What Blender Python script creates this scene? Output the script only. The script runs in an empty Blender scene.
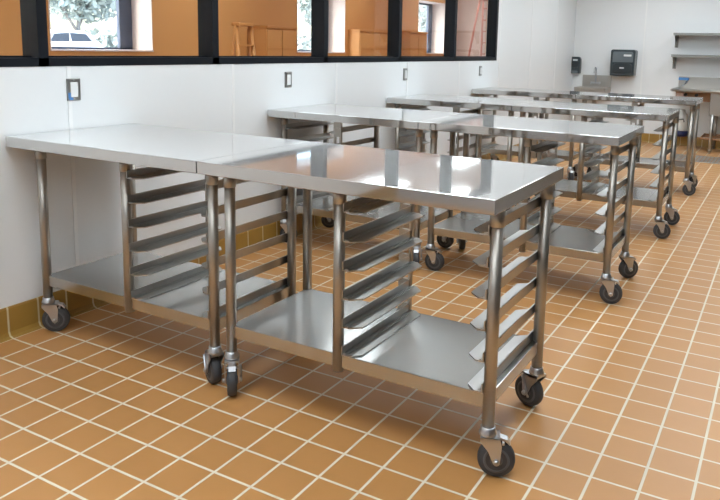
import bpy, bmesh, math, random
from mathutils import Vector, Matrix
T = 0.155                      # one floor tile (joint to joint) in metres; geometry below is written in tiles
random.seed(7)
scene = bpy.context.scene
col = scene.collection

# ------------------------------------------------------------------ materials
def new_mat(name):
    m = bpy.data.materials.new(name); m.use_nodes = True
    nt = m.node_tree
    return m, nt, nt.nodes['Principled BSDF']
def node(nt, kind, **kw):
    n = nt.nodes.new(kind)
    for k, v in kw.items():
        if k in n.inputs: n.inputs[k].default_value = v
        else: setattr(n, k, v)
    return n
def simple(name, colr, rough=0.5, metal=0.0, var=0.06, scale=6.0, bump=0.0, stretch=(1,1,1), bscale=None, **kw):
    """principled surface with a little noise in colour, gloss and relief"""
    m, nt, b = new_mat(name); L = nt.links.new
    tc = node(nt, 'ShaderNodeTexCoord'); mp = node(nt, 'ShaderNodeMapping'); mp.inputs['Scale'].default_value = stretch
    L(tc.outputs['Object'], mp.inputs['Vector'])
    nz = node(nt, 'ShaderNodeTexNoise', Scale=scale, Detail=4.0); L(mp.outputs[0], nz.inputs['Vector'])
    ra = node(nt, 'ShaderNodeMapRange'); ra.inputs['To Min'].default_value = 1-var; ra.inputs['To Max'].default_value = 1+var
    L(nz.outputs['Fac'], ra.inputs['Value'])
    mx = node(nt, 'ShaderNodeVectorMath', operation='SCALE'); mx.inputs[0].default_value = colr[:3]
    L(ra.outputs[0], mx.inputs['Scale']); L(mx.outputs[0], b.inputs['Base Color'])
    rr = node(nt, 'ShaderNodeMapRange'); rr.inputs['To Min'].default_value = max(0.02, rough*0.85); rr.inputs['To Max'].default_value = rough*1.15
    L(nz.outputs['Fac'], rr.inputs['Value']); L(rr.outputs[0], b.inputs['Roughness'])
    b.inputs['Metallic'].default_value = metal
    if bump:
        n2 = node(nt, 'ShaderNodeTexNoise', Scale=bscale or scale, Detail=2.0); L(mp.outputs[0], n2.inputs['Vector'])
        bp = node(nt, 'ShaderNodeBump', Strength=bump, Distance=0.01); L(n2.outputs['Fac'], bp.inputs['Height']); L(bp.outputs[0], b.inputs['Normal'])
    for k, v in kw.items(): b.inputs[k].default_value = v
    return m
M = {}
M['steel_top'] = simple('polished_steel', (0.74,0.745,0.74), 0.055, 1.0, 0.02, 2.5)
def haze(m, rough, fac):
    # brushed grain: a second, wide reflection lobe over the polished one
    nt = m.node_tree; b = nt.nodes['Principled BSDF']; out = [n for n in nt.nodes if n.type == 'OUTPUT_MATERIAL'][0]
    g = node(nt, 'ShaderNodeBsdfAnisotropic'); g.inputs['Roughness'].default_value = rough
    g.inputs['Anisotropy'].default_value = 0.65
    tg = node(nt, 'ShaderNodeCombineXYZ'); tg.inputs[1].default_value = .7071; tg.inputs[2].default_value = .7071   # grain runs along the tables
    nt.links.new(tg.outputs[0], g.inputs['Tangent'])
    src = b.inputs['Base Color'].links[0].from_socket; nt.links.new(src, g.inputs['Color'])
    mx = node(nt, 'ShaderNodeMixShader'); mx.inputs[0].default_value = fac
    nt.links.new(b.outputs[0], mx.inputs[1]); nt.links.new(g.outputs[0], mx.inputs[2]); nt.links.new(mx.outputs[0], out.inputs['Surface'])
haze(M['steel_top'], 0.42, 0.25)
M['steel_shelf'] = simple('satin_steel', (0.57,0.57,0.555), 0.17, 1.0, 0.05, 3.0)
haze(M['steel_shelf'], 0.45, 0.3)
M['steel_leg'] = simple('brushed_steel_tube', (0.46,0.435,0.395), 0.40, 1.0, 0.05, 14, 0.0, (1,1,0.15))
M['steel_slide'] = simple('brushed_steel_slide', (0.48,0.475,0.46), 0.3, 1.0, 0.06, 10, 0.0, (1,0.2,1))
M['zinc'] = simple('zinc_plated_steel', (0.56,0.575,0.60), 0.34, 1.0, 0.06, 20)
M['rubber'] = simple('dark_grey_rubber', (0.05,0.053,0.06), 0.55, 0.0, 0.1, 30)
M['hub'] = simple('grey_nylon_hub', (0.10,0.105,0.115), 0.45, 0.0, 0.1, 20)
M['wall'] = simple('white_wall_panel', (0.80,0.82,0.83), 0.38, 0.0, 0.012, 1.5, 0.03, bscale=60)
M['trim_white'] = simple('white_plastic_divider', (0.86,0.87,0.87), 0.35, 0.0, 0.01)
M['ceiling'] = simple('white_ceiling', (0.82,0.82,0.81), 0.8, 0.0, 0.02, 20)
M['orange'] = simple('orange_paint', (0.60,0.285,0.090), 0.6, 0.0, 0.04, 1.2)
M['orange_dark'] = simple('orange_ladder_fibreglass', (0.55,0.24,0.065), 0.5, 0.0, 0.05)
M['red'] = simple('red_ladder_fibreglass', (0.46,0.15,0.10), 0.5, 0.0, 0.05)
M['alu'] = simple('aluminium', (0.75,0.75,0.76), 0.35, 1.0, 0.04)
M['white_paint'] = simple('white_reveal_paint', (0.72,0.63,0.59), 0.6, 0.0, 0.02)
M['black_frame'] = simple('black_window_metal', (0.010,0.012,0.016), 0.4, 0.0, 0.2, 3.0, **{'Specular IOR Level': 0.15})
M['blue_frame'] = simple('blue_grey_window_metal', (0.06,0.08,0.13), 0.4, 0.0, 0.1)
M['switch'] = simple('white_switch_plastic', (0.85,0.86,0.86), 0.4, 0.0, 0.01)
M['plate'] = simple('steel_cover_plate', (0.42,0.42,0.41), 0.35, 1.0, 0.04, 30)
M['tape'] = simple('blue_tape', (0.10,0.28,0.62), 0.6, 0.0, 0.05)
M['smoke'] = simple('smoked_grey_plastic', (0.045,0.058,0.066), 0.25, 0.0, 0.08, 8)
M['smoke_light'] = simple('translucent_grey_plastic', (0.13,0.155,0.17), 0.22, 0.0, 0.08, 8)
M['smoke_dark'] = simple('dark_slate_plastic', (0.022,0.030,0.036), 0.3, 0.0, 0.08, 8)
M['label'] = simple('pale_label_and_reflection', (0.62,0.66,0.68), 0.5, 0.0, 0.02)
M['steel_dish'] = simple('steel_dish_table', (0.46,0.44,0.41), 0.36, 1.0, 0.06, 4)
M['steel_dark'] = simple('dull_steel_shelf', (0.30,0.295,0.28), 0.4, 1.0, 0.05, 4)
M['dusty'] = simple('dusty_pink_paint', (0.56,0.42,0.36), 0.6, 0.0, 0.03)
M['black_knob'] = simple('black_knob', (0.02,0.018,0.016), 0.4)
M['jug'] = simple('cloudy_white_jug', (0.75,0.76,0.74), 0.4, 0.0, 0.03)
M['navy'] = simple('navy_plastic', (0.03,0.04,0.13), 0.4, 0.0, 0.05)
M['pink'] = simple('pale_pink_plastic', (0.62,0.45,0.40), 0.5, 0.0, 0.05)
M['copper'] = simple('brown_pipe', (0.36,0.20,0.11), 0.45, 0.4, 0.08)
M['bounce_floor'] = simple('pale_floor', (0.66,0.65,0.63), 0.6)
M['asphalt'] = simple('pale_asphalt', (0.42,0.42,0.41), 0.9, 0.0, 0.1)
M['car'] = simple('white_car_paint', (0.82,0.83,0.85), 0.25, 0.0, 0.01)
M['car_glass'] = simple('tinted_car_glass', (0.05,0.06,0.08), 0.15, 0.0, 0.02)
M['leaf'] = simple('pale_green_leaves', (0.36,0.40,0.37), 0.6, 0.0, 0.3, 1.2)
M['bark'] = simple('grey_bark', (0.26,0.235,0.22), 0.85, 0.0, 0.2, 5)
M['dark_wall'] = simple('dark_reflection_wall', (0.05,0.045,0.04), 0.4, 0.0, 0.03)  # made dark only to give the steel table ends something dark to mirror
M['front_dimmed'] = simple('dimmed_front_wall', (0.42,0.42,0.44), 0.5, 0.0, 0.02)  # greyed to dim what the front aprons mirror

def mat_tiles(name, c1, c2, grout, axes=('X','Y'), rough=0.42, joint=0.030, dirt=0.0):
    m, nt, b = new_mat(name); L = nt.links.new
    geo = node(nt, 'ShaderNodeNewGeometry')
    sc = node(nt, 'ShaderNodeVectorMath', operation='SCALE'); sc.inputs['Scale'].default_value = 1/T
    L(geo.outputs['Position'], sc.inputs[0])
    sep = node(nt, 'ShaderNodeSeparateXYZ'); L(sc.outputs[0], sep.inputs[0])
    ds = []; cells = []
    for ax in axes:
        fr = node(nt, 'ShaderNodeMath', operation='PINGPONG'); fr.inputs[1].default_value = 0.5
        L(sep.outputs[ax], fr.inputs[0]); ds.append(fr)
        fl = node(nt, 'ShaderNodeMath', operation='FLOOR'); L(sep.outputs[ax], fl.inputs[0]); cells.append(fl)
    if len(ds) == 2:
        mn = node(nt, 'ShaderNodeMath', operation='MINIMUM'); L(ds[0].outputs[0], mn.inputs[0]); L(ds[1].outputs[0], mn.inputs[1])
    else: mn = ds[0]
    edge = node(nt, 'ShaderNodeMapRange', interpolation_type='SMOOTHSTEP')
    edge.inputs['From Min'].default_value = joint*0.72; edge.inputs['From Max'].default_value = joint*1.28
    L(mn.outputs[0], edge.inputs['Value'])
    cb = node(nt, 'ShaderNodeCombineXYZ'); L(cells[0].outputs[0], cb.inputs[0])
    if len(cells) == 2: L(cells[1].outputs[0], cb.inputs[1])
    wn = node(nt, 'ShaderNodeTexWhiteNoise', noise_dimensions='3D'); L(cb.outputs[0], wn.inputs['Vector'])
    nz = node(nt, 'ShaderNodeTexNoise', Scale=1.3, Detail=5.0, Roughness=0.6); L(sc.outputs[0], nz.inputs['Vector'])
    ad = node(nt, 'ShaderNodeMath', operation='MULTIPLY_ADD'); ad.inputs[1].default_value = 0.45
    mu = node(nt, 'ShaderNodeMath', operation='MULTIPLY'); mu.inputs[1].default_value = 0.55
    L(nz.outputs['Fac'], mu.inputs[0]); L(wn.outputs['Value'], ad.inputs[0]); L(mu.outputs[0], ad.inputs[2])
    m1 = node(nt, 'ShaderNodeMix', data_type='RGBA'); m1.inputs[6].default_value = (*c1,1); m1.inputs[7].default_value = (*c2,1)
    L(ad.outputs[0], m1.inputs[0])
    m2 = node(nt, 'ShaderNodeMix', data_type='RGBA'); m2.inputs[6].default_value = (*grout,1)
    L(edge.outputs[0], m2.inputs[0]); L(m1.outputs[2], m2.inputs[7]); L(m2.outputs[2], b.inputs['Base Color'])
    r = node(nt, 'ShaderNodeMapRange'); r.inputs['To Min'].default_value = 0.8; r.inputs['To Max'].default_value = rough
    L(edge.outputs[0], r.inputs['Value']); L(r.outputs[0], b.inputs['Roughness'])
    bp = node(nt, 'ShaderNodeBump', Strength=0.35, Distance=0.002); L(edge.outputs[0], bp.inputs['Height'])
    n2 = node(nt, 'ShaderNodeTexNoise', Scale=3.0, Detail=2.0); L(sc.outputs[0], n2.inputs['Vector'])
    bp2 = node(nt, 'ShaderNodeBump', Strength=0.06, Distance=0.004); L(n2.outputs['Fac'], bp2.inputs['Height']); L(bp.outputs[0], bp2.inputs['Normal'])
    L(bp2.outputs[0], b.inputs['Normal'])
    return m
M['floor'] = mat_tiles('quarry_tile_floor', (0.47,0.224,0.068), (0.545,0.268,0.090), (0.72,0.655,0.52))
M['base_y'] = mat_tiles('ochre_base_tile_side', (0.33,0.185,0.035), (0.40,0.235,0.055), (0.62,0.54,0.34), axes=('Y',), rough=0.3)
M['base_x'] = mat_tiles('ochre_base_tile_back', (0.33,0.185,0.035), (0.40,0.235,0.055), (0.62,0.54,0.34), axes=('X',), rough=0.3)

def mat_glass(name, tint=(0.97,0.985,0.98), refl=0.05):
    m = bpy.data.materials.new(name); m.use_nodes = True; nt = m.node_tree; nt.nodes.clear(); L = nt.links.new
    out = node(nt, 'ShaderNodeOutputMaterial'); mx = node(nt, 'ShaderNodeMixShader')
    tr = node(nt, 'ShaderNodeBsdfTransparent'); tr.inputs[0].default_value = (*tint,1)
    gl = node(nt, 'ShaderNodeBsdfGlossy'); gl.inputs['Roughness'].default_value = 0.02
    lw = node(nt, 'ShaderNodeLayerWeight'); lw.inputs['Blend'].default_value = 0.5
    pw = node(nt, 'ShaderNodeMath', operation='POWER'); pw.inputs[1].default_value = 5.0
    fr = node(nt, 'ShaderNodeMath', operation='MULTIPLY_ADD'); fr.inputs[1].default_value = 0.9; fr.inputs[2].default_value = 0.035
    L(lw.outputs['Facing'], pw.inputs[0]); L(pw.outputs[0], fr.inputs[0])
    L(fr.outputs[0], mx.inputs[0]); L(tr.outputs[0], mx.inputs[1]); L(gl.outputs[0], mx.inputs[2]); L(mx.outputs[0], out.inputs[0])
    return m
M['glass'] = mat_glass('clear_window_glass')
def mat_emit(name, colr, s):
    m, nt, b = new_mat(name); b.inputs['Base Color'].default_value = (0.9,0.9,0.9,1)
    b.inputs['Emission Color'].default_value = (*colr,1); b.inputs['Emission Strength'].default_value = s
    return m
M['lamp'] = mat_emit('lit_kitchen_lamp_diffuser', (0.89,0.985,1.045), 12.0)
M['lamp2'] = mat_emit('lit_dining_lamp_diffuser', (0.90,0.985,1.04), 6.8)
M['grate'] = simple('steel_drain_grate', (0.50,0.52,0.53), 0.4, 0.9, 0.08, 10)

# ------------------------------------------------------------------ mesh builder
class MB:
    def __init__(s): s.bm = bmesh.new()
    def box(s, x0,x1,y0,y1,z0,z1):
        r = bmesh.ops.create_cube(s.bm, size=1.0)
        bmesh.ops.scale(s.bm, vec=(x1-x0,y1-y0,z1-z0), verts=r['verts'])
        bmesh.ops.translate(s.bm, vec=((x0+x1)/2,(y0+y1)/2,(z0+z1)/2), verts=r['verts'])
        return r['verts']
    def tube(s, pts, rad, seg=16, cap=True):
        """round bar through pts; rad is a number or one per point"""
        pts = [Vector(p) for p in pts]; n = len(pts)
        rads = rad if isinstance(rad,(list,tuple)) else [rad]*n
        rings = []; up = None
        for i,p in enumerate(pts):
            d = (pts[min(i+1,n-1)]-pts[max(i-1,0)]).normalized()
            if up is None: up = Vector((1,0,0)) if abs(d.z) > 0.9 else Vector((0,0,1))
            a = (up - d*up.dot(d)).normalized(); bb = d.cross(a); up = a
            rings.append([s.bm.verts.new(p + rads[i]*(math.cos(t)*a+math.sin(t)*bb)) for t in [2*math.pi*k/seg for k in range(seg)]])
        for i in range(n-1):
            for k in range(seg):
                s.bm.faces.new((rings[i][k],rings[i][(k+1)%seg],rings[i+1][(k+1)%seg],rings[i+1][k])).smooth = True
        if cap:
            s.bm.faces.new(rings[0][::-1]); s.bm.faces.new(rings[-1])
    def lathe(s, prof, axis='z', c=(0,0,0), seg=28):
        """profile of (radius, height) turned about an axis through c"""
        rings = []
        for r,h in prof:
            ring = []
            for k in range(seg):
                t = 2*math.pi*k/seg; a,b = max(r,1e-4)*math.cos(t), max(r,1e-4)*math.sin(t)
                v = {'z':(a,b,h),'y':(b,h,a),'x':(h,a,b)}[axis]
                ring.append(s.bm.verts.new((v[0]+c[0],v[1]+c[1],v[2]+c[2])))
            rings.append(ring)
        for i in range(len(rings)-1):
            for k in range(seg):
                s.bm.faces.new((rings[i][k],rings[i][(k+1)%seg],rings[i+1][(k+1)%seg],rings[i+1][k])).smooth = True
        s.bm.faces.new(rings[0][::-1]); s.bm.faces.new(rings[-1])
    def prism(s, poly, axis, a, b):
        """closed outline pushed from a to b along an axis; outline in the other two axes"""
        def P(u,v,w): return {'x':(w,u,v),'y':(u,w,v),'z':(u,v,w)}[axis]
        A = [s.bm.verts.new(P(u,v,a)) for u,v in poly]; B = [s.bm.verts.new(P(u,v,b)) for u,v in poly]
        n = len(poly)
        s.bm.faces.new(A); s.bm.faces.new(B[::-1])
        for i in range(n): s.bm.faces.new((A[i],B[i],B[(i+1)%n],A[(i+1)%n]))
    def mesh(s, name, mat):
        bmesh.ops.recalc_face_normals(s.bm, faces=s.bm.faces[:])
        bmesh.ops.scale(s.bm, vec=(T,T,T), verts=s.bm.verts[:])
        me = bpy.data.meshes.new(name); s.bm.to_mesh(me); s.bm.free()
        me.materials.append(M[mat] if isinstance(mat,str) else mat)
        return me
    def build(s, name, mat, parent=None, loc=(0,0,0), bevel=0.0, seg=2):
        o = bpy.data.objects.new(name, s.mesh(name, mat)); col.objects.link(o)
        o.location = [c*T for c in loc]
        if parent: o.parent = parent
        if bevel:
            md = o.modifiers.new('edge', 'BEVEL'); md.width = bevel*T; md.segments = seg; md.limit_method = 'ANGLE'
            md.harden_normals = False
        return o
def boxes(*bs):
    m = MB()
    for b in bs: m.box(*b)
    return m
def tag(o, label, cat, group=None, kind=None):
    o['label'] = label; o['category'] = cat
    if group: o['group'] = group
    if kind: o['kind'] = kind
    return o
def thing(name, label, cat, loc=(0,0,0), rz=0.0, group=None):
    o = bpy.data.objects.new(name, None); col.objects.link(o)
    o.location = [c*T for c in loc]; o.rotation_euler = (0,0,rz); o.empty_display_size = 0.05
    return tag(o, label, cat, group)
def struct(o): o['kind'] = 'structure'; return o
def link_mesh(name, me, parent, loc=(0,0,0), rz=0.0):
    o = bpy.data.objects.new(name, me); col.objects.link(o); o.parent = parent
    o.location = [c*T for c in loc]; o.rotation_euler = (0,0,rz); return o

# ------------------------------------------------------------------ the room
WX, YB, XR, YF, ZC = -0.25, 63.0, 23.5, -24.0, 18.2
ZS, ZT, YW0, YW1 = 8.2, 14.6, -21.0, 40.45        # interior window band
WD = 0.95                                          # thickness of the left wall
struct(boxes((WX-WD,XR+.5,YF-.5,YB+.8,-.3,0)).build('floor','floor'))
struct(boxes((WX-WD,XR+.5,YF-.5,YB+.8,ZC,ZC+.3)).build('ceiling','ceiling'))
struct(boxes((WX-WD,WX,YF,YB,0,ZS),(WX-WD,WX,YW1,YB,ZS,ZC),(WX-WD,WX,YF,YW0,ZS,ZC),(WX-WD,WX,YW0,YW1,ZT,ZC)).build('wall_left','wall'))
struct(boxes((WX-WD,XR+.5,YB,YB+.8,0,ZC)).build('wall_back','wall'))
struct(boxes((XR,XR+.5,YF,YB,0,ZC)).build('wall_right','dark_wall'))  # unseen; moved in and darkened to darken the reflections in the table ends
struct(boxes((WX-WD,XR+.5,YF-.5,YF,0,ZC)).build('wall_front','front_dimmed'))  # unseen wall behind the camera, greyed so the aprons reflect less brightness
def cove(n):   # base tile outline with a rounded foot
    return [(0,0),(n,0),(n*.45,.05),(n*.25,.16),(n*.2,.88),(n*.12,.95),(0,.95)]
m = MB(); m.prism([(WX+u,v) for u,v in cove(.25)], 'y', YF, YB-.25); struct(m.build('baseboard_left','base_y'))
m = MB(); m.prism([(YB-u,v) for u,v in cove(.25)], 'x', WX+.05, XR); struct(m.build('baseboard_back','base_x'))
n = 0
def trim(b, mat='trim_white'):
    global n; n += 1
    return struct(boxes(b).build('trim_%d' % n, mat))
for k in range(-3, 8):
    y = 2.5+7.7*k
    trim((WX,WX+.02,y-.07,y+.07,.95,ZS if y < YW1 else ZC))
for x in (6.81, 14.6, 22.4): trim((x-.07,x+.07,YB-.02,YB,.95,ZC))

# interior window band: black frame, deep mullions, glass
mul = [1.82,9.37,17.1,24.76,32.62]
bays = [-20.7,-13.4,-5.85]+mul+[40.4]
FX0, FX1 = WX-.76, WX+.02
for i in range(len(bays)-1):
    a, b = bays[i], bays[i+1]-.34
    f = boxes((FX0,FX1,a-.34 if i else a-.6,bays[i+1],ZS,ZS+.26),(FX0,FX1,a-.34 if i else a-.6,bays[i+1],ZT-.3,ZT),
              (FX0,FX1,a-.34 if i == 0 else a-.34,a,ZS+.26,ZT-.3))
    if i == len(bays)-2: f.box(FX0,FX1,b,bays[i+1],ZS+.26,ZT-.3)
    for gx in (FX0+.30, FX0+.42):                  # stops that hold the pane
        f.box(gx-.02,gx+.02,a,b,ZS+.26,ZS+.32)
    w = struct(f.build('window_%d' % (i+1), 'black_frame'))
    boxes((FX0+.34,FX0+.38,a-.02,b+.02,ZS+.2,ZT-.25)).build('glass_pane','glass',w)

# the orange room behind the glass
XO, YO0, YO1 = -20.0, -24.0, 76.0
ZC2 = 17.4
struct(boxes((XO-2.2,WX-WD,YO0-.5,YO1+.5,-.3,0)).build('floor_beyond','bounce_floor'))  # unseen floor, made pale so its bounced light brightens the ceiling
struct(boxes((XO-2.2,WX-WD,YO0-.5,YO1+.5,ZC2,ZC2+.3)).build('ceiling_beyond','ceiling'))
ap = [(-9.1,-1.05),(15.9,23.95),(40.95,49.0),(65.2,73.1)]; AZ0, AZ1 = 8.35, 14.8
m = MB(); m.box(XO-2.2,XO,YO0,YO1,0,AZ0); m.box(XO-2.2,XO,YO0,YO1,AZ1,ZC2)
ys = [YO0]+[v for p in ap for v in p]+[YO1]
for i in range(0,len(ys),2): m.box(XO-2.2,XO,ys[i],ys[i+1],AZ0,AZ1)
struct(m.build('wall_outer','orange'))
struct(boxes((XO,WX-WD,YO1,YO1+.5,0,ZC2)).build('wall_beyond_end','dusty'))
struct(boxes((XO,WX-WD,YO0-.5,YO0,0,ZC2)).build('wall_beyond_start','orange'))
struct(boxes((WX-WD-.06,WX-WD,YO0,YO1,0,ZS-.02),(WX-WD-.06,WX-WD,YW1+.05,YO1,ZS-.02,ZC2)).build('wall_beyond_inner','orange'))
for i,(a,b) in enumerate(ap):
    trim((XO-2.1,XO+.05,a,a+.06,AZ0,AZ1),'white_paint'); trim((XO-2.1,XO+.05,b-.06,b,AZ0,AZ1),'white_paint')
    trim((XO-2.1,XO+.12,a,b,AZ0-.02,AZ0+.08),'white_paint'); trim((XO-2.1,XO+.02,a,b,AZ1-.08,AZ1),'white_paint')
    gx = XO-2.05
    w = struct(boxes((gx-.2,gx+.1,a,a+.4,AZ0,AZ1),(gx-.2,gx+.1,b-1.15,b,AZ0,AZ1),(gx-.2,gx+.1,a,b,AZ0,AZ0+.22),(gx-.2,gx+.1,a,b,AZ1-.3,AZ1)).build('window_%d' % (len(bays)+i),'blue_frame'))
    boxes((gx-.06,gx-.02,a+.3,b-1.1,AZ0+.1,AZ1-.1)).build('glass_pane','glass',w)

# ------------------------------------------------------------------ ceiling lamps
def lamp(x, y, z, mat, label, group):
    t = thing('ceiling_light', label, 'ceiling light', (x,y,z), 0, group)
    f = boxes((-2,2,-4,-3.85,-.25,0),(-2,2,3.85,4,-.25,0),(-2,-1.85,-3.85,3.85,-.25,0),(1.85,2,-3.85,3.85,-.25,0)).build('lamp_housing','white_paint',t)
    boxes((-1.85,1.85,-3.85,3.85,-.16,-.1)).build('lamp_diffuser',mat,t)
    return t
for x in (8,18):
    for y in (-17,-4,10,24,38,52.5): lamp(x,y,ZC,'lamp','white recessed fluorescent ceiling light over the kitchen, outside the picture','kitchen ceiling lights')
for x,y in [(x,y) for x in (-6,-15) for y in (-12,8,28,48,68)]: lamp(x,y,ZC2,'lamp2','white recessed ceiling light in the orange room, outside the picture','orange room ceiling lights')

# ------------------------------------------------------------------ casters (built once, meshes shared)
def caster_meshes():
    r = .405; c = (.2,0,r)
    m = MB(); m.lathe([(r-.12,-.125),(r-.04,-.12),(r-.01,-.085),(r,-.03),(r,.03),(r-.01,.085),(r-.04,.12),(r-.12,.125)],'y',c,32); tire = m.mesh('tire','rubber')
    m = MB(); m.lathe([(.09,-.15),(.11,-.135),(.2,-.10),(.23,-.128),(.285,-.128),(.285,.128),(.23,.128),(.2,.10),(.11,.135),(.09,.15)],'y',c,28)
    hub = m.mesh('wheel_hub','hub')
    m = MB()
    m.lathe([(.14,1.12),(.162,1.11),(.165,1.04),(.185,1.01),(.195,.97),(.19,.94),(.15,.93)],'z',(0,0,0),24)      # swivel bearing
    m.box(-.16,.26,-.19,.19,.875,.93)                                                          # crown
    for s in (-1,1):
        y0, y1 = (.165,.19) if s > 0 else (-.19,-.165)
        m.prism([(-.16,.93),(.26,.93),(.30,.75),(.27,.36),(.2,.31),(.13,.36),(.02,.62),(-.16,.84)],'y',y0,y1)
        m.lathe([(.06,0),(.06,.05),(.03,.07)] if s > 0 else [(.03,-.07),(.06,-.05),(.06,0)],'y',(.2,s*.19,r),12)
    fork = m.mesh('caster','zinc')
    m = MB()
    m.prism([(.22,.88),(.38,.83),(.46,.75),(.485,.765),(.42,.87),(.24,.92)],'y',-.09,.09)
    m.tube([(.33,-.15,.80),(.33,.15,.80)],.03,8); m.tube([(.27,.22,.83),(.12,.23,.45),(.05,.23,.33)],.028,8)
    brk = m.mesh('brake_lever','zinc')
    return fork, tire, hub, brk
FORK, TIRE, HUB, BRK = caster_meshes()
def caster(parent, x, y, ang, brake=True):
    c = link_mesh('caster', FORK, parent, (x,y,0), math.radians(ang))
    link_mesh('tire', TIRE, c); link_mesh('wheel_hub', HUB, c)
    if brake: link_mesh('brake_lever', BRK, c)

# ------------------------------------------------------------------ prep tables
H, RL = 6.17, .135
LY = 1.66                                        # legs front/back of the centre line
LEVELS = [1.85+.69*k for k in range(6)]
def slide_mesh(s, ly):
    """tray slide: upright web and a flange with clipped corners, running front to back"""
    m = MB(); a = ly+.08
    m.prism([(0,-a),(s*.03,-a),(s*.03,a),(0,a)],'z',0,.21)
    m.prism([(0,-a+.02),(s*.20,-a+.02),(s*.44,-a+.24),(s*.44,a-.24),(s*.20,a-.02),(0,a-.02)],'z',-.02,.012)
    m.prism([(s*.03,-a+.05),(s*.03+s*.10,-a+.05),(s*.03+s*.10,a-.05),(s*.03,a-.05)],'z',.012,.03)
    return m.mesh('tray_slide','steel_slide')
SL = {}
def table(label, cx, cy, half, leg_l, mid, leg_r, turned=False, hd=2.36, ly=LY, angles=(0,0,0,0), shelf=1.83, ladder=True, group='steel prep tables on casters', r=RL):
    t = thing('prep_table', label, 'table', (cx,cy,0), math.pi if turned else 0, group)
    # worktop: pan with turned down edges on hat channels
    m = MB()
    bm = m.bm
    def ring(x,y,z): return [bm.verts.new(p) for p in ((-x,-y,z),(x,-y,z),(x,y,z),(-x,y,z))]
    R = [ring(half,hd,H), ring(half,hd,H-.31), ring(half-.1,hd-.1,H-.31), ring(half-.1,hd-.1,H-.285), ring(half-.04,hd-.04,H-.285), ring(half-.04,hd-.04,H-.04)]
    bm.faces.new(R[0]); bm.faces.new(R[-1][::-1])
    for i in range(len(R)-1):
        for k in range(4): bm.faces.new((R[i][k],R[i][(k+1)%4],R[i+1][(k+1)%4],R[i+1][k]))
    m.build('tabletop','steel_top',t,bevel=.028,seg=3)
    hx0, hx1 = leg_l-.12, leg_r+.12
    boxes(*[(hx0,hx1,y-.14,y+.14,H-.36,H-.06) for y in (-ly,ly)], *[(x-.14,x+.14,-ly,ly,H-.34,H-.08) for x in (leg_l,mid,leg_r)]).build('support_channel','steel_leg',t)
    # undershelf
    m = MB(); bm = m.bm
    sx0, sx1, sy = leg_l-.02, leg_r+.02, ly+.03
    def ring2(d,z): return [bm.verts.new(p) for p in ((sx0+d,-sy+d,z),(sx1-d,-sy+d,z),(sx1-d,sy-d,z),(sx0+d,sy-d,z))]
    R = [ring2(0,shelf), ring2(0,shelf-.33), ring2(.07,shelf-.33), ring2(.07,shelf-.30), ring2(.03,shelf-.30), ring2(.03,shelf-.03)]
    bm.faces.new(R[0]); bm.faces.new(R[-1][::-1])
    for i in range(len(R)-1):
        for k in range(4): bm.faces.new((R[i][k],R[i][(k+1)%4],R[i+1][(k+1)%4],R[i+1][k]))
    m.build('undershelf','steel_shelf',t,bevel=.02)
    k = 0
    for x in (leg_l, leg_r):
        for s in (-1,1):
            m = MB(); m.tube([(x,s*ly,1.08),(x,s*ly,5.75)],r,20); lg = m.build('leg','steel_leg',t)
            m = MB(); m.lathe([(r+.003,5.47),(r+.018,5.48),(r+.02,5.84)],'z',(x,s*ly,0),20); m.build('leg_socket','steel_leg',lg)
            caster(t, x, s*ly, angles[k]); k += 1
    if ladder:
        m = MB(); m.tube([(mid,-ly,shelf-.42),(mid,-ly,5.75)],r,20); up = m.build('upright','steel_leg',t)
        m = MB(); m.lathe([(r+.003,5.47),(r+.018,5.48),(r+.02,5.84)],'z',(mid,-ly,0),20); m.build('leg_socket','steel_leg',up)
        # slotted back upright
        m = boxes((mid-.19,mid-.11,ly-.06,ly+.06,shelf-.38,5.8),(mid+.11,mid+.19,ly-.06,ly+.06,shelf-.38,5.8))
        zs = [shelf-.38]+[z for L in LEVELS for z in (L+.22,L+.55)]
        for i in range(0,len(zs)-1,2): m.box(mid-.11,mid+.11,ly-.06,ly+.06,zs[i],zs[i+1])
        m.box(mid-.11,mid+.11,ly-.06,ly+.06,5.55,5.8)
        m.build('upright','steel_leg',t)
        for s,x in ((1,mid+r),(-1,leg_r-r)):
            key = (s,round(ly,2))
            if key not in SL: SL[key] = slide_mesh(s, ly)
            for z in LEVELS: link_mesh('tray_slide', SL[key], t, (x,0,z))
    return t
def row(y0, xa, xm, xb, lab1, lab2, p1, p2, a1, a2, turn1, turn2=False, d=4.72, ly=LY):
    """two tables end to end; p = leg, mid, leg in room x"""
    g = .012
    for lab,x0,x1,p,a,tn in ((lab1,xa,xm-g,p1,a1,turn1),(lab2,xm+g,xb,p2,a2,turn2)):
        cx, h = (x0+x1)/2, (x1-x0)/2
        q = [v-cx for v in p]
        if tn: q = [-q[2],-q[1],-q[0]]
        table(lab, cx, y0+d/2, h, q[0], q[1], q[2], tn, d/2, ly, a)
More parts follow.
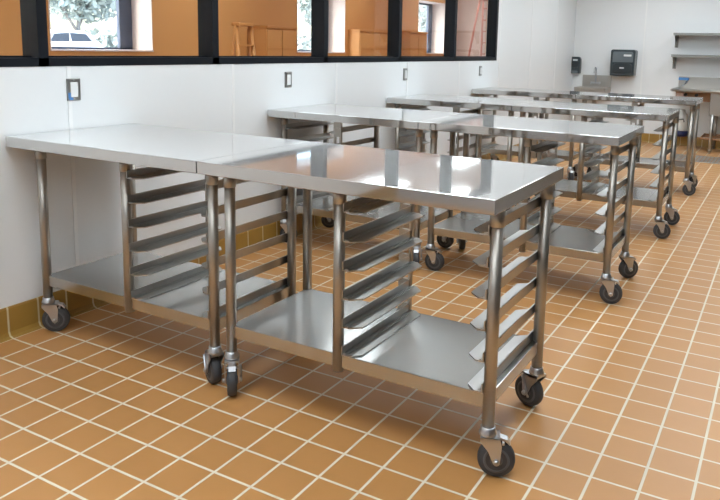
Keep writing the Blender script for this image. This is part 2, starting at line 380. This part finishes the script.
# caster angles per table: left front, left back, right front, right back (of the table itself)
row(.234, -.17, 7.45, 15.22,
    'steel prep table in the first row, against the white wall, dull grey top',
    'steel prep table in the first row at the aisle, mirror-bright top showing an orange reflection',
    (.42,4.08,7.3), (7.88,11.19,15.02), (42,100,152,70), (-48,80,22,160), False)
row(12.35, -.20, 7.33, 15.06,
    'steel prep table against the wall in the second row, under the second switch plate',
    'steel prep table at the aisle end of the second row, just behind the mirror-bright one',
    (.2,3.1,7.04), (7.7,11.6,14.8), (0,118,215,210), (8,120,12,42), True)
row(23.04, -.20, 7.35, 15.04,
    'steel prep table against the wall in the third row, below the third switch plate',
    'steel prep table at the aisle end of the third row from the front',
    (.2,3.9,7.1), (7.75,11.0,14.95), (0,120,215,205), (-55,60,15,10), True)
row(35.5, -.18, 7.4, 15.0,
    'steel prep table against the wall in the back row, below the soap dispenser',
    'steel prep table at the aisle end of the back row, before the dish table',
    (.4,4.5,7.2), (7.9,11.2,14.75), (0,120,220,205), (240,195,240,120), True, True, d=3.9, ly=1.35)

# ------------------------------------------------------------------ switch plates on the left wall
sw_labels = ['steel switch plate with blue tape on the wall above the first row table',
    'steel switch plate on the wall above the second row of tables',
    'steel switch plate on the wall above the third row of tables',
    'small steel switch plate below the far end of the black window']
for i,y in enumerate((2.64,13.9,25.3,37.15)):
    t = thing('switch_plate', sw_labels[i], 'light switch', (WX,y,7.45), 0, 'switch plates on the window wall')
    boxes((0,.05,-.25,.25,-.36,.36)).build('cover_plate','plate',t,bevel=.02)
    boxes((.05,.075,-.13,.13,-.24,.24)).build('rocker','switch',t,bevel=.015)
    if i == 0:
        boxes((.052,.06,-.22,-.1,-.27,-.1),(.052,.06,-.2,-.05,-.33,-.25)).build('tape','tape',t)
    for z in (-.3,.3):
        m = MB(); m.lathe([(.025,.04),(.025,.062),(.01,.066)],'x',(0,0,z),8); m.build('screw','zinc',t)

# ------------------------------------------------------------------ back wall
t = thing('soap_dispenser','small dark grey soap dispenser on the back wall near the corner','soap dispenser',(.1,YB,6.75))
m = MB(); m.prism([(-.55,0),(.55,0),(.58,.5),(.55,1.5),(.42,1.75),(-.42,1.75),(-.55,1.5),(-.58,.5)],'y',-.62,0); m.build('dispenser_body','smoke',t,bevel=.1)
m = MB(); m.prism([(-.36,.62),(.36,.62),(.36,1.45),(.22,1.6),(-.22,1.6),(-.36,1.45)],'y',-.70,-.6); m.build('front_cover','smoke_dark',t,bevel=.05)
boxes((-.2,.3,-.72,-.68,1.32,1.5)).build('level_window','label',t,bevel=.03)
boxes((-.34,.34,-.74,-.5,.02,.3)).build('push_bar','smoke_light',t,bevel=.06)
t = thing('towel_dispenser','large dark grey paper towel dispenser on the back wall right of the hand sink','towel dispenser',(5.1,YB,6.72))
m = MB(); m.prism([(-1.2,0),(1.15,0),(1.2,2.5),(1.05,2.62),(-1.1,2.62),(-1.22,2.5)],'y',-1.35,0); m.build('dispenser_body','smoke',t,bevel=.12)
m = MB(); m.prism([(-1.0,1.35),(1.02,1.35),(1.02,2.3),(.9,2.42),(-.9,2.42),(-1.0,2.3)],'y',-1.45,-1.3); m.build('front_cover','smoke_light',t,bevel=.08)
m = MB(); m.prism([(-.92,.28),(.95,.28),(.98,1.1),(.7,1.25),(-.7,1.25),(-.95,1.1)],'y',-1.43,-1.3); m.build('lower_cover','smoke_dark',t,bevel=.08)
boxes((.1,.85,-1.475,-1.44,1.95,2.14)).build('reflection_strip','label',t,bevel=.02)  # reflection at the cover's upper right, put in as a pale strip
boxes((-.25,.2,-1.455,-1.42,.72,.86)).build('badge','label',t,bevel=.02)
boxes((-.85,.85,-1.3,-.3,-.03,.06)).build('outlet_slot','smoke_dark',t)

t = thing('hand_sink','small steel wall sink with a gooseneck faucet between two dispensers','sink',(2.3,YB,5.4))
m = MB(); m.prism([(0,-.4),(0,1.25),(-.12,1.25),(-.14,-.4)],'x',-1.42,1.55); m.build('backsplash','steel_dish',t,bevel=.03)
m = MB(); bm = m.bm
def rr(x0,x1,y0,y1,z): return [bm.verts.new(p) for p in ((x0,y0,z),(x1,y0,z),(x1,y1,z),(x0,y1,z))]
R = [rr(-1.3,1.45,-2.3,-.15,-.95), rr(-1.6,1.55,-2.6,-.12,-.35), rr(-1.62,1.57,-2.62,-.1,0), rr(-1.62,1.57,-2.62,-.1,.05), rr(-1.35,1.3,-2.35,-.6,.05), rr(-1.3,1.25,-2.3,-.65,-.1), rr(-1.0,1.0,-2.0,-.8,-.8)]
bm.faces.new(R[0][::-1]); bm.faces.new(R[-1])
for i in range(len(R)-1):
    for k in range(4): bm.faces.new((R[i][k],R[i][(k+1)%4],R[i+1][(k+1)%4],R[i+1][k]))
m.build('basin','steel_dish',t,bevel=.04)
f = MB(); f.box(-.5,.5,-.34,-.12,.38,.55)
pts = [(0,-.3,.5),(0,-.3,1.6)]+[(0,-.3-.45+.45*math.cos(a),1.6+.45*math.sin(a)) for a in [math.pi*k/8 for k in range(1,8)]]+[(0,-1.2,1.5)]
f.tube(pts,.065,10); fo = f.build('faucet','zinc',t)
for x in (-.42,.42):
    f = MB(); f.tube([(x,-.25,.46),(x,-.5,.46)],.07,10); f.box(x-.04,x+.04,-.56,-.5,.3,.62); f.build('faucet_handle','zinc',fo)
for x in (.6,1.25):
    f = MB(); f.lathe([(.02,-.2),(.11,-.17),(.11,0)],'y',(x,-2.5,-.5),12); f.build('valve_knob','black_knob',t)

for k,(z,lab) in enumerate(((11.05,'upper steel wall shelf on triangular brackets above the dish table'),(8.98,'lower steel wall shelf between the upper shelf and the dish table'))):
    t = thing('wall_shelf',lab,'shelf',(9.75+.06*(1-k),YB,z),0,'steel shelves on the back wall')
    m = MB(); m.prism([(0,0),(-1.9,0),(-1.95,-.05),(-1.95,-.25),(-1.85,-.25),(-1.85,-.08),(0,-.08)],'x',0,12.4); m.build('shelf_board','steel_dark',t)
    for x in (.1,6.2,12.2):
        m = MB(); m.prism([(-.02,-.05),(-1.6,-.05),(-1.55,-.22),(-.2,-1.35),(-.02,-1.35)],'x',x-.03,x+.03); m.box(x-.16,x+.16,-.06,0,-1.4,-.05); m.box(x-.16,x+.16,-1.65,-.02,-.1,-.05); m.build('bracket','steel_dark',t)

# dish table along the back wall
t = thing('dish_table','long steel dish table with deep sink tub against the back wall','sink',(10.5,YB,0))
Y0, Y1 = -5.2, -.06
m = MB()
m.box(0,3.3,Y0,Y1,5.58,5.68); m.box(3.3,8.2,Y0,Y0+.5,5.58,5.68); m.box(3.3,8.2,Y1-.5,Y1,5.58,5.68); m.box(8.2,12,Y0,Y1,5.58,5.68)
m.tube([(0,Y0,5.72),(12,Y0,5.72)],.13,12); m.tube([(0,Y0,5.72),(0,Y1,5.72)],.13,12)
m.build('counter','steel_dish',t)
boxes((-.1,12,Y1-.1,Y1+.05,5.6,6.85)).build('backsplash','steel_dish',t,bevel=.03)
m = boxes((3.3,8.2,Y0+.4,Y0+.48,3.5,5.6),(3.3,8.2,Y1-.48,Y1-.4,3.5,5.6),(3.3,3.38,Y0+.4,Y1-.4,3.5,5.6),(8.12,8.2,Y0+.4,Y1-.4,3.5,5.6),(3.3,8.2,Y0+.4,Y1-.4,3.5,3.58))
m.build('sink_tub','steel_dish',t,bevel=.03)
for x in (3.62,7.9):
    for y in (Y0+.5,Y1-.7):
        m = MB(); m.tube([(x,y,.12),(x,y,3.6)],.15,14); lg = m.build('leg','steel_dish',t)
        m = MB(); m.lathe([(.1,0),(.12,.02),(.11,.3),(.16,.32),(.16,.38)],'z',(x,y,0),12); m.build('foot','zinc',lg)
m = MB(); m.tube([(2.75,Y0+.6,1.35),(2.75,Y1-.5,1.35)],.11,10); m.tube([(2.75,-2.6,1.35),(7.9,-2.6,1.35)],.1,10)
for y in (Y0+.5,Y1-.7): m.tube([(2.75,y,1.35),(7.9,y,1.35)],.1,10)
m.build('stretcher','copper',t)
boxes((-.1,.85,-.4,-.2,6.5,6.75)).build('sticker_block','tape',t,bevel=.03)  # block standing in for the flat blue sticker on the backsplash
m = MB(); m.tube([(.7,-.3,6.45),(.6,-.7,6.2),(.4,-1.0,5.95)],.07,8); m.build('faucet','zinc',t)
boxes((.35,1.0,-4.6,-3.9,5.02,5.5)).build('valve_box','pink',t,bevel=.04)
for x in (1.15,2.1):
    m = MB(); m.tube([(x,-4.9,5.3),(x,-3.9,5.3)],.13,10); m.build('valve_knob','black_knob',t)
boxes((.2,3.2,-3.8,-3.6,4.7,5.58)).build('apron','copper',t)

t = thing('jug','white plastic jug with navy base hanging on the back wall under the dish table','jug',(11.05,62.2,1.0))
m = MB(); m.lathe([(.55,.55),(.62,.7),(.62,1.9),(.5,2.2),(.28,2.4),(.28,2.65)],'z',(0,0,0),20); m.build('jug_body','jug',t)
m = MB(); m.lathe([(.5,0),(.66,.06),(.68,.5),(.6,.58)],'z',(0,0,0),20); m.build('jug_base','navy',t)
m = MB(); m.tube([(-.3,-.62,1.5),(-.25,-.75,1.7),(.25,-.75,1.75),(.3,-.62,1.5)],.06,8); m.build('jug_handle','smoke_light',t)
boxes((-.2,.2,.55,1.08,.9,1.4)).build('wall_bracket','zinc',t)

# trench drain grating set in the floor
t = thing('floor_grate','long steel drain grating set in the tile floor before the dish table','drain grate',(11.6,52,0))
boxes((0,14,0,.2,0,.03),(0,14,3.9,4.1,0,.03),(0,.2,0,4.1,0,.03),(13.8,14,0,4.1,0,.03)).build('grate_frame','grate',t)
m = MB()
for k in range(45): m.box(.2+.305*k,.2+.305*k+.2,.2,3.9,0,.026)
for k in range(4): m.box(.2,13.8,.6+.95*k,.72+.95*k,0,.022)
m.build('grating','grate',t)

# ------------------------------------------------------------------ things in the orange room
def stepladder(label, loc, rz, hgt, mat, w=2.6, spread=3.2):
    t = thing('stepladder',label,'ladder',loc,rz,)
    n_ = 7
    for s in (-1,1):
        m = MB(); m.tube([(s*w/2,-spread*.55,0),(s*w*.30,0,hgt)],.16,8); m.build('side_rail',mat,t)
        m = MB(); m.tube([(s*w/2,spread*.45,0),(s*w*.30,.12,hgt-.2)],.13,8); m.build('rear_rail',mat,t)
    for k in range(1,n_):
        f = k/n_; x = w/2*(1-f)+w*.3*f; y = -spread*.55*(1-f)
        boxes((-x,x,y-.25,y+.3,hgt*f-.05,hgt*f+.08)).build('step',mat,t)
    boxes((-w*.36,w*.36,-.45,.5,hgt-.05,hgt+.2)).build('top_cap',mat,t,bevel=.05)
    return t
stepladder('orange fibreglass stepladder standing behind the third glass pane',(-16.5,29.6,0),math.radians(75),10.4,'orange_dark',2.0,3.0)
t = thing('stepladder','tall red stepladder standing behind the last glass pane','ladder',(-14.4,72,0))
for y in (0,1.6):
    m = MB(); m.tube([(.0,y,0),(0,y,15.2)],.13,8); m.tube([(2.6,y,0),(2.0,y,15.2)],.13,8); m.build('side_rail','red',t)
for x in (-.4,1.9):
    m = MB(); m.tube([(x-2.6,-.4,0),(x,-.1,15.2)],.14,8); m.build('rear_rail','red',t)
for k in range(1,11):
    boxes((0,2.3,-.15,1.7,1.4*k,1.4*k+.14)).build('step','red',t)
boxes((-.6,2.2,-.4,1.9,15.1,15.4)).build('top_cap','red',t,bevel=.04)
for lab,y0,y1,zt in (('orange storage cabinet against the outer wall behind the third pane',34.9,38.9,10.6),
                     ('wide orange storage cabinet against the outer wall behind the fourth pane',49.6,57.6,10.75),
                     ('narrow orange storage cabinet against the outer wall behind the fifth pane',60.4,64.8,10.9)):
    t = thing('storage_cabinet',lab,'cabinet',(XO,y0,0),0,'orange storage cabinets')
    W_ = y1-y0
    boxes((.02,1.4,0,W_,.6,zt-.22)).build('cabinet_body','orange',t)
    boxes((.02,1.55,-.08,W_+.08,zt-.22,zt)).build('cabinet_top','orange_dark',t,bevel=.03)
    boxes((.1,1.3,.1,W_-.1,0,.6)).build('plinth','orange_dark',t)
    for j in range(2):
        a_, b_ = W_*j/2+.06, W_*(j+1)/2-.06
        d_ = boxes((1.4,1.5,a_,b_,.7,zt-.35)).build('cabinet_door','orange',t,bevel=.02)
        boxes((1.5,1.54,a_,b_,zt-2.05,zt-1.85)).build('door_rail','orange_dark',d_)
        hx = b_-.3 if j == 0 else a_+.3
        m = MB(); m.tube([(1.6,hx,zt-4.6),(1.6,hx,zt-3.8)],.05,8); m.build('handle','alu',d_)

# ------------------------------------------------------------------ outdoors
struct(boxes((-420,XO-2.3,-160,700,-.2,.3)).build('ground','asphalt'))
t = thing('car','white car parked outside the first window','car',(-135,87,.3))
m = MB()
prof = [(0,1.3),(0,4.4),(.8,5.6),(4,6.6),(7.5,10.6),(9,11.1),(16,11.0),(17.5,10.7),(22,6.9),(28,5.7),(29.2,4.6),(29.4,2.2),(28.8,1.3)]
m.prism(prof,'x',-5.4,5.4)
for v in m.bm.verts:
    if v.co.z > 7: v.co.x *= .8
m.build('car_body','car',t,bevel=.35,seg=3)
if True:
    m = MB(); m.prism([(6.2,7.2),(8.2,10.1),(12,10.4),(12,7.2)],'x',4.5,5.0); m.prism([(12.6,7.2),(12.6,10.4),(16.6,10.2),(19.8,7.2)],'x',4.5,5.0); m.build('side_window','car_glass',t)
for y in (5.6,23.6):
    for x in (-4.7,4.7):
        m = MB(); m.lathe([(1.2,-.7),(2.0,-.7),(2.1,-.5),(2.1,.5),(2.0,.7),(1.2,.7)],'x',(x,y,2.1),24); w = m.build('wheel','rubber',t)
        m = MB(); m.lathe([(.3,-.75),(1.25,-.72),(1.25,.72),(.3,.75)],'x',(x,y,2.1),16); m.build('hubcap','alu',w)
def leaf_cloud(c, rad, n, sz, rng):
    m = MB(); bm = m.bm
    for _ in range(n):
        d = Vector((rng.gauss(0,1),rng.gauss(0,1),rng.gauss(0,1))).normalized()*(rng.random()**.33)
        p = Vector((c[0]+d.x*rad[0],c[1]+d.y*rad[1],c[2]+d.z*rad[2]))
        if p.z < -.5: p.z = -.5
        a = Vector((rng.gauss(0,1),rng.gauss(0,1),rng.gauss(0,1))).normalized(); b = a.orthogonal().normalized()
        s = sz*(.6+.8*rng.random())
        bm.faces.new([bm.verts.new(p+a*s), bm.verts.new(p+b*s*.5), bm.verts.new(p-a*s), bm.verts.new(p-b*s*.5)])
    return m
rng = random.Random(3)
labs = ['pale green bushy tree outside the first window','tall pale tree outside beside the parked car','pale tree seen through the second outside window','pale tree outside beyond the last outside window']
for lab,y,x,hh in zip(labs,(146,196,290,415),(-190,-195,-190,-190),(46,50,48,50)):
    t = thing('tree',lab,'tree',(x,y,.3),0,'trees outside')
    m = MB(); m.tube([(0,0,0),(.5,.4,8),(.2,1.2,16),(1,.5,hh*.8)],[1.0,.8,.6,.3],10)
    m.tube([(.3,.8,11),(1,-4,17),(1,-8,26)],[.5,.4,.2],8); m.tube([(.3,1.0,13),(0,5,20),(-1,8,27)],[.45,.3,.15],8); m.build('trunk','bark',t)
    leaf_cloud((0,4,hh*.68),(11,22,hh*.36),3800,1.3,rng).build('crown','leaf',t)
h = leaf_cloud((-168,280,4.0),(7,300,9.0),22000,1.5,rng).build('hedge','leaf'); tag(h,'long pale hedge beyond the parked car outside','hedge',kind='stuff')

# ------------------------------------------------------------------ daylight
w = bpy.data.worlds.new('daylight'); scene.world = w; w.use_nodes = True
nt = w.node_tree; bg = nt.nodes['Background']
sky = nt.nodes.new('ShaderNodeTexSky'); sky.sky_type = 'NISHITA'; sky.sun_elevation = math.radians(48); sky.sun_rotation = math.radians(200); sky.sun_disc = False
sky.air_density = 1.0; sky.dust_density = 3.0
nt.links.new(sky.outputs[0], bg.inputs[0]); bg.inputs[1].default_value = 1.5
sd = bpy.data.lights.new('sun','SUN'); sd.energy = 9.0; sd.angle = math.radians(4)
so = bpy.data.objects.new('sun',sd); col.objects.link(so)
so.rotation_euler = Vector((-.25,.55,-.8)).to_track_quat('-Z','Y').to_euler()

# ------------------------------------------------------------------ camera
PITCH, YAW, ROLL = -0.14958727898, 0.50135622276, 0.02329430567
F_, CX, CY = 709.036, 396.139, 154.293
f = Vector((-math.sin(YAW)*math.cos(PITCH), math.cos(YAW)*math.cos(PITCH), math.sin(PITCH)))
r0 = Vector((math.cos(YAW), math.sin(YAW), 0)); u0 = r0.cross(f)
r = r0*math.cos(ROLL)+u0*math.sin(ROLL); u = -r0*math.sin(ROLL)+u0*math.cos(ROLL)
cd = bpy.data.cameras.new('camera'); cam = bpy.data.objects.new('camera',cd); col.objects.link(cam)
mat = Matrix((r,u,-f)).transposed().to_4x4(); mat.translation = Vector((19.9477,-12.4161,9.03325))*T
cam.matrix_world = mat
cd.sensor_width = 36.0; cd.sensor_fit = 'HORIZONTAL'; cd.lens = F_/720*36
cd.shift_x = (360-CX)/720; cd.shift_y = (CY-250)/720
cd.clip_start = 0.05; cd.clip_end = 300
scene.camera = cam
vs = scene.view_settings; vs.view_transform = 'Standard'; vs.look = 'None'; vs.exposure = 0.0; vs.gamma = 1.0; vs.use_curve_mapping = False
scene.cycles.use_denoising = True
scene.cycles.max_bounces = 10; scene.cycles.diffuse_bounces = 5; scene.cycles.glossy_bounces = 5; scene.cycles.transparent_max_bounces = 12
scene.cycles.sample_clamp_indirect = 6.0
